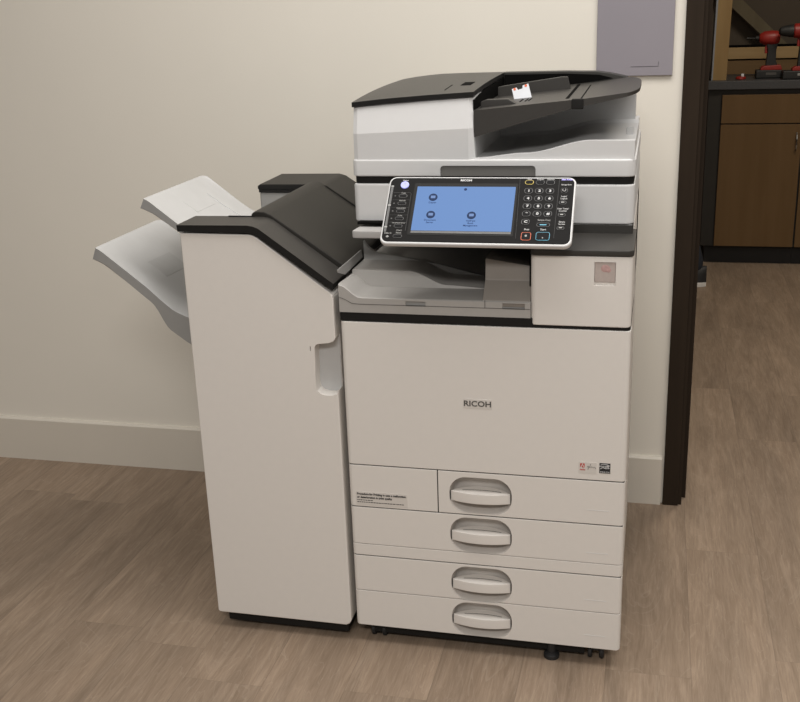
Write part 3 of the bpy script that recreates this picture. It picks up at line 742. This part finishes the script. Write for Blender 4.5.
# base and casters
MB().box(FL+.02, FR-.012, .012, .58, .015, .045).build('base_frame', M['black'], F)
for x, y in ((-.28, .07), (-.06, .07), (-.28, .54), (-.06, .54)): caster(x, y, F)
# output trays
def out_tray(top, bot, ya, yb, name, lip, parent=F, bow=.0, label=None):
    tf, bf = top, bot
    xs = rng(top.x0, -.2135, 44)
    ysl = [ya, ya+.004, ya+.012, ya+.03] + rng(ya+.06, yb-.06, 6) + [yb-.03, yb-.012, yb-.004, yb]
    mb = MB()
    def xshift(x, y):      # rounded outer corners in plan
        r = .014; d = max(0, r-(y-ya), r-(yb-y))
        k = max(0, 1-(x-top.x0)/.12)
        return (r - math.sqrt(max(0, r*r-d*d)))*k*.8
    T = [[mb.bm.verts.new((x+xshift(x, y), y, tf(x) - bow*math.sin(PI*(y-ya)/(yb-ya)) - (.0015 if (y < ya+.002 or y > yb-.002) else 0))) for y in ysl] for x in xs]
    B = [[mb.bm.verts.new((x+xshift(x, y)-.010*max(0, 1-(x-top.x0)/.02), y, min(bf(x), tf(x)-.008))) for y in ysl] for x in xs]
    for i in range(len(xs)-1):
        for j in range(len(ysl)-1):
            mb.bm.faces.new((T[i][j], T[i+1][j], T[i+1][j+1], T[i][j+1])); mb.bm.faces.new((B[i][j+1], B[i+1][j+1], B[i+1][j], B[i][j]))
        mb.bm.faces.new((B[i][0], B[i+1][0], T[i+1][0], T[i][0])); mb.bm.faces.new((T[i][-1], T[i+1][-1], B[i+1][-1], B[i][-1]))
    for j in range(len(ysl)-1):
        mb.bm.faces.new((T[0][j], T[0][j+1], B[0][j+1], B[0][j])); mb.bm.faces.new((B[-1][j], B[-1][j+1], T[-1][j+1], T[-1][j]))
    bmesh.ops.recalc_face_normals(mb.bm, faces=mb.bm.faces[:])
    return edge_mat(mb.build(name, M['lgrey'], parent, label=label, smooth=40), M['rim'], .30)  # darker rim colour paints shade on the upright and underside faces
class Curve:
    def __init__(s, pts): s.f = lerp_fn(pts); s.x0 = pts[0][0]
    def __call__(s, x): return (s.f(x-.008)+s.f(x)*2+s.f(x+.008))/4
up_t = Curve([(-.4660, .9905), (-.383, .932), (-.34, .905), (-.29, .888), (-.21, .880)])
up_b = Curve([(-.4660, .9700), (-.383, .914), (-.34, .884), (-.29, .860), (-.21, .835)])
lo_t = Curve([(-.5970, .8790), (-.477, .793), (-.447, .765), (-.417, .740), (-.385, .726), (-.30, .715), (-.21, .712)])
lo_b = Curve([(-.5970, .8540), (-.462, .752), (-.436, .698), (-.384, .661), (-.30, .63), (-.21, .615)])
tu = out_tray(up_t, up_b, .10, .425, 'output_tray', .01, label='upper pale grey output tray')
tlw = out_tray(lo_t, lo_b, .10, .425, 'output_tray', .01, label='lower pale grey output tray, tilted up')
def pad(tray_fn, pts, h, m, name, parent):
    mb = MB(); t = [mb.bm.verts.new((x, y, tray_fn(x)+h)) for x, y in pts]; b = [mb.bm.verts.new((x, y, tray_fn(x)-.002)) for x, y in pts]
    mb.bm.faces.new(t)
    for k in range(len(pts)): mb.bm.faces.new((t[k], t[(k+1)%len(pts)], b[(k+1)%len(pts)], b[k]))
    bmesh.ops.recalc_face_normals(mb.bm, faces=mb.bm.faces[:]); mb.build(name, m, parent)
pm = plain('tray_pad_grey', (.47, .47, .465), .5, var=.02, scale=30)
pad(lo_t, [(-.520, .20), (-.475, .20), (-.472, .31), (-.517, .31)], .0009, pm, 'recess_pad', tlw)
pad(up_t, [(-.425, .22), (-.392, .22), (-.392, .32), (-.425, .32)], .0007, M['lgrey'], 'recess_pad', tu)
for fn, y, a, b, pr in ((up_t, .345, -.42, -.30, tu), (lo_t, .30, -.45, -.33, tlw)):
    rr_ = MB(); rr_.tube([(x, y, fn(x)+.0005) for x in rng(a, b, 12)], .0018, 8); rr_.build('tray_rib', M['lgrey'], pr)

# ================================================================== WALL PANEL
EP = MB().box(.4600, .6465, WY-.010, WY+.001, 1.1795, 1.78, .0015, 2).build('electrical_panel', M['epanel'])
tag(EP, 'grey metal panel mounted on the wall above the copier', 'wall panel')
ln = MB(); ln.tube([(.545, WY-.0102, 1.2022), (.6120, WY-.0102, 1.2022), (.6120, WY-.0102, 1.213)], .0008, 6)
ln.build('panel_seam', M['epline'], EP)
MB().box(.4620, .6445, WY-.0104, WY-.009, 1.40, 1.7785, .0004, 1).build('panel_door', M['epanel'], EP)

# ================================================================== ROOM BEYOND
CY = 3.67
C1 = empty('base_cabinet', (1.13, 3.97, 0), 'brown laminate base cabinet under the counter, nearest the doorway', 'cabinet')
c = MB().box(.862, 1.3245, CY+.012, 4.27, .10, .902); c.build('carcass', M['cabside'], C1)
MB().box(.885, 1.3245, CY+.06, 4.25, 0, .10).build('toe_kick', M['toe'], C1)
def bar_handle(x, z0, z1, parent):
    h = MB(); h.tube([(x, CY-.001, z0), (x, CY-.024, z0+.012), (x, CY-.028, z0+.03), (x, CY-.028, z1-.03), (x, CY-.024, z1-.012), (x, CY-.001, z1)], .0045, 10)
    h.build('handle', M['metal'], parent)
dd = MB().box(.929, 1.3205, CY-.006, CY+.012, .103, .7295, .002, 2).build('door', M['cab'], C1); bar_handle(1.297, .600, .688, dd)
MB().box(.929, 1.3205, CY-.006, CY+.012, .7355, .876, .002, 2).build('drawer', M['cab'], C1)
C2 = empty('base_cabinet', (1.55, 3.97, 0), 'brown base cabinet cut off by the right edge of the photo', 'cabinet')
MB().box(1.3255, 1.75, CY+.012, 4.27, .10, .902).build('carcass', M['cabside'], C2)
MB().box(1.3255, 1.75, CY+.06, 4.25, 0, .10).build('toe_kick', M['toe'], C2)
d2 = MB().box(1.3285, 1.745, CY-.006, CY+.012, .103, .7295, .002, 2).build('door', M['cab'], C2); bar_handle(1.72, .600, .688, d2)
MB().box(1.3285, 1.745, CY-.006, CY+.012, .7355, .876, .002, 2).build('drawer', M['cab'], C2)
CT = .945
tag(MB().box(.855, 1.80, CY-.015, 4.275, .9025, CT, .004, 2).build('countertop', M['counter']), 'dark grey countertop over the brown cabinets', 'countertop')
pb = MB().prism([(.8775, CT), (.9450, CT), (.9600, 1.75), (.8900, 1.75)], 3.72, 3.86, axis='y').build('wooden_upright', M['tan'])
tag(pb, 'tall tan wooden board standing on the counter beside the doorway', 'board')
MB().prism([(.8725, CT), (.8790, CT), (.8915, 1.75), (.8790, 1.75)], 3.715, 3.86, axis='y').build('edge_strip', M['bluegrey'], pb, label='grey edge')
tag(MB().box(.90, 1.80, 4.105, 4.128, CT, 1.016, .001, 1).build('brown_board', M['brownb']), 'low brown board standing along the back of the counter', 'board')
tag(MB().box(.94, 1.80, 4.10, 4.128, 1.0240+.0, 1.083, .002, 1).build('pine_rail', M['pine']), 'pale pine rail running level behind the red drills', 'rail')
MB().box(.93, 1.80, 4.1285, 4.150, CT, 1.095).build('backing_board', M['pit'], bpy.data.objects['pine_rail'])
br = MB().prism([(.800, 1.450), (.9150, 1.450), (1.032, 1.3235), (1.3094, 1.060), (1.40, .975), (1.40, CT), (1.345, CT), (1.2283, 1.0622), (.935, 1.3266)], 4.18, 4.20, axis='y').build('diagonal_light_streak', M['lightstreak'])  # streak of light on the far wall, shaped as a pale board
tag(br, 'diagonal streak of light on the dark wall behind the drills, built as a flat board', 'board')

def drill(name, x, y, parent_label, bit=True, batt_len=.125, up=0, bx=-.062):
    """cordless drill standing on its battery, chuck pointing to -x"""
    D = empty(name, (x, y, CT), parent_label, 'drill', 'cordless drills on the counter')
    b = MB()
    def L(px, pz): return (x+px, CT+pz)
    az = CT+.200+up
    if bit: b.lathe([(.012, -.062), (.022, -.056), (.033, -.035), (.036, .0), (.034, .025), (.026, .036), (.012, .040)], (x, y, az), 'x', 24)
    else: b.lathe([(.026, -.052), (.034, -.046), (.037, .0), (.036, .060), (.030, .085), (.012, .092)], (x, y, az), 'x', 24)
    b.build('motor_housing', M['toolred'], D)
    g = MB().prism([L(-.026, .185+up), L(-.016, .14+up), L(-.022, .055), L(-.030, .050), L(.040, .050), L(.026, .085), L(.024, .14+up), L(.034, .19+up)], y-.018, y+.018, axis='y', r=.006, seg=3)
    g.build('grip', M['toolblack'], D)
    t = MB().box(x-.030, x-.016, y-.007, y+.007, CT+.125+up, CT+.165+up, .004, 2); t.build('trigger', M['toolred'], D)
    if bit:
        MB().lathe([(.006, -.080), (.010, -.078), (.013, -.060)], (x, y, az), 'x', 16).build('chuck', M['toolblack'], D)
        MB().lathe([(.006, -.120), (.006, -.110), (.0035, -.108), (.0035, -.079)], (x, y, az), 'x', 10).build('drill_bit', M['toolblack'], D)
    else: MB().lathe([(.012, -.118), (.020, -.112), (.026, -.092), (.027, -.075), (.030, -.070), (.030, -.051)], (x, y, az), 'x', 24).build('chuck', M['toolblack'], D)
    ba = MB().box(x+bx, x+bx+batt_len, y-.038, y+.038, CT+.0005, CT+.042, .006, 3).build('battery', M['toolblack'], D)
    MB().prism([L(-.048, .041), L(.058, .041), L(.050, .066), L(-.030, .062), L(-.044, .054)], y-.034, y+.034, axis='y', r=.004, seg=2).build('battery_clip', M['toolred'], ba)
    MB().box(x-.020, x+.030, y-.0388, y-.037, CT+.018, CT+.030).build('battery_label', M['dimink'] if not bit else M['greyink'], ba)
    return D
drill('power_drill', 1.158, 3.81, 'red and black cordless driver with a thin black bit, left of the pair', up=-.004, bx=-.068)
drill('power_drill', 1.300, 3.725, 'red cordless drill cut off by the photo edge, thick black chuck pointing left', False, up=.030, batt_len=.150, bx=-.090)
rp = MB().lathe([(.024, 0), (.026, .004), (.024, .012), (.010, .015)], (1.017, 3.76, CT), 'z', 20).build('red_cap', M['toolred'])
tag(rp, 'small red plastic cap with a white tip lying on the counter', 'cap')
MB().box(1.018, 1.032, 3.75, 3.758, CT+.012, CT+.028, .002, 2, ).build('white_tip', M['paper'], rp)

# person standing just past the door jamb: only a shoe and a strip of jeans show
def skin_mesh(joints, edges, name):
    me = bpy.data.meshes.new(name); me.from_pydata([j[0] for j in joints], edges, [])
    o = bpy.data.objects.new(name, me); COL.objects.link(o)
    md = o.modifiers.new('skin', 'SKIN'); md.use_smooth_shade = True
    for v, j in zip(me.skin_vertices[0].data, joints): v.radius = j[1]
    me.skin_vertices[0].data[0].use_root = True
    sd = o.modifiers.new('sub', 'SUBSURF'); sd.levels = sd.render_levels = 2
    bpy.context.view_layer.update(); dg = bpy.context.evaluated_depsgraph_get()
    out = bpy.data.meshes.new_from_object(o.evaluated_get(dg)); out.name = name
    bpy.data.objects.remove(o); return out
PX, PY = .580, 3.33
PS = empty('person', (PX, PY, 0), 'person in dark jeans and black shoe mostly hidden behind the door jamb', 'person')
J = [((PX, PY, .96), (.13, .16)), ((PX, PY, 1.15), (.11, .15)), ((PX, PY, 1.35), (.12, .17)), ((PX-.01, PY, 1.48), (.06, .08)), ((PX, PY, 1.56), (.05, .05)), ((PX+.01, PY, 1.66), (.085, .07)), ((PX+.01, PY, 1.74), (.07, .06))]
Ed = [(0, 1), (1, 2), (2, 3), (3, 4), (4, 5), (5, 6)]
for s in (-1, 1):
    k = len(J)
    J += [((PX, PY+s*.19, 1.42), (.055, .055)), ((PX-.03, PY+s*.23, 1.14), (.042, .042)), ((PX+.03, PY+s*.23, .90), (.030, .030)), ((PX+.05, PY+s*.22, .82), (.024, .038))]
    Ed += [(2, k), (k, k+1), (k+1, k+2), (k+2, k+3)]
    q = len(J); ox = .232 if s < 0 else -.16
    J += [((PX, PY+s*.095, .86), (.085, .085)), ((PX-.02+ox*.5, PY+s*.095, .50), (.062, .062)), ((PX+ox+.014, PY+s*.095, .12), (.046, .046)), ((PX+ox+.010, PY+s*.095, .06), (.038, .036))]
    Ed += [(0, q), (q, q+1), (q+1, q+2), (q+2, q+3)]
bm_ = skin_mesh(J, Ed, 'body')
body = bpy.data.objects.new('body', bm_); COL.objects.link(body); body.parent = PS; body.matrix_parent_inverse = PS.matrix_basis.inverted()
for mm in ('denim', 'shirt', 'skin'): bm_.materials.append(M[mm])
for p in bm_.polygons:
    z = p.center.z; side = abs(p.center.y-PY) > .17
    p.material_index = 0 if z < .95 and not side else (2 if z > 1.50 or (side and z < 1.10) else 1)
    p.use_smooth = True
hr = MB().sphere((PX+.030, PY, 1.735), .095, .078, .085); hr.build('hair', M['hair'], PS)
MB().sphere((PX-.078, PY, 1.655), .018, .012, .018).build('nose', M['skin'], PS)
for s in (-1, 1): MB().sphere((PX+.01, PY+s*.075, 1.66), .014, .008, .026).build('ear', M['skin'], PS)
for s in (-1, 1):
    ox = .232 if s < 0 else -.16
    sx = PX+ox
    sh = MB()
    up = smooth_fn([(-.075, .100), (.02, .105), (.07, .075), (.11, .050), (.124, .026)])
    hw = lambda x: .043*max(.18, 1-abs((x+ -.02)/.112)**3)**.5
    xs = rng(-.080, .1270, 20)
    rows = []
    for x in xs:
        w = hw(x) if True else 0; z = up(x)
        rows.append([sh.bm.verts.new((sx-x-.012, PY+s*.095+w*math.cos(t), .018+(z-.018)*math.sin(t)**.7 if math.sin(t) > 0 else .018)) for t in rng(0, PI, 9)])
    for a, b in zip(rows, rows[1:]):
        for k in range(8): sh.bm.faces.new((a[k], a[k+1], b[k+1], b[k]))
        sh.bm.faces.new((a[8], a[0], b[0], b[8]))
    sh.bm.faces.new(rows[0]); sh.bm.faces.new(rows[-1])
    bmesh.ops.recalc_face_normals(sh.bm, faces=sh.bm.faces[:])
    so = sh.build('shoe', M['rubber'], PS, label='black shoe with white sole')
    prof = [(sx-x-.012, PY+s*.095+hw(x)*1.03) for x in xs] + [(sx-x-.012, PY+s*.095-hw(x)*1.03) for x in xs[::-1]]
    MB().prism(prof, 0.0, .024, axis='z', r=.003, seg=2, only_caps=True).build('sole', M['sole'], so)

# ================================================================== LIGHT
def area(name, loc, sx, sy, power, color, rot=(0, 0, 0), spread=180):
    l = bpy.data.lights.new(name, 'AREA'); l.shape = 'RECTANGLE'; l.size = sx; l.size_y = sy; l.energy = power; l.color = color
    l.spread = math.radians(spread)
    o = bpy.data.objects.new(name, l); COL.objects.link(o); o.location = loc; o.rotation_euler = rot
    return o
WARM = (1.0, .965, .925)
area('ceiling_light', (.62, -.22, 2.68), 2.2, 1.0, 46, WARM)
area('ceiling_light', (.6, -2.9, 2.68), 1.2, .6, 70, WARM)
area('ceiling_light', (2.1, -1.2, 2.68), .6, 1.0, 5, WARM)
area('ceiling_light', (1.5, 2.2, 2.70), .6, .6, 27, (1.0, .90, .76))
w = bpy.data.worlds.new('World'); scene.world = w; w.use_nodes = True
bg = w.node_tree.nodes['Background']; bg.inputs['Color'].default_value = (1.0, .95, .885, 1); bg.inputs['Strength'].default_value = .30

# ================================================================== CAMERA
yaw, pitch, roll, f = -.2447, .3210, -.0366, 1047.43
cam = bpy.data.cameras.new('Camera'); co = bpy.data.objects.new('Camera', cam); COL.objects.link(co)
cam.sensor_fit = 'HORIZONTAL'; cam.sensor_width = 36; cam.lens = 36*f/800; cam.clip_start = .05
cy, sy_, cpi, spi = math.cos(yaw), math.sin(yaw), math.cos(pitch), math.sin(pitch)
fw = Vector((sy_*cpi, cy*cpi, -spi)); rt = Vector((cy, -sy_, 0)); upv = rt.cross(fw)
r2 = rt*math.cos(roll)+upv*math.sin(roll); u2 = -rt*math.sin(roll)+upv*math.cos(roll)
mw = Matrix((r2, u2, -fw)).transposed().to_4x4(); mw.translation = (.6151, -1.9647, 1.3743)
co.matrix_world = mw
scene.camera = co
scene.view_settings.view_transform = 'Standard'
scene.view_settings.look = 'None'
scene.view_settings.exposure = 0
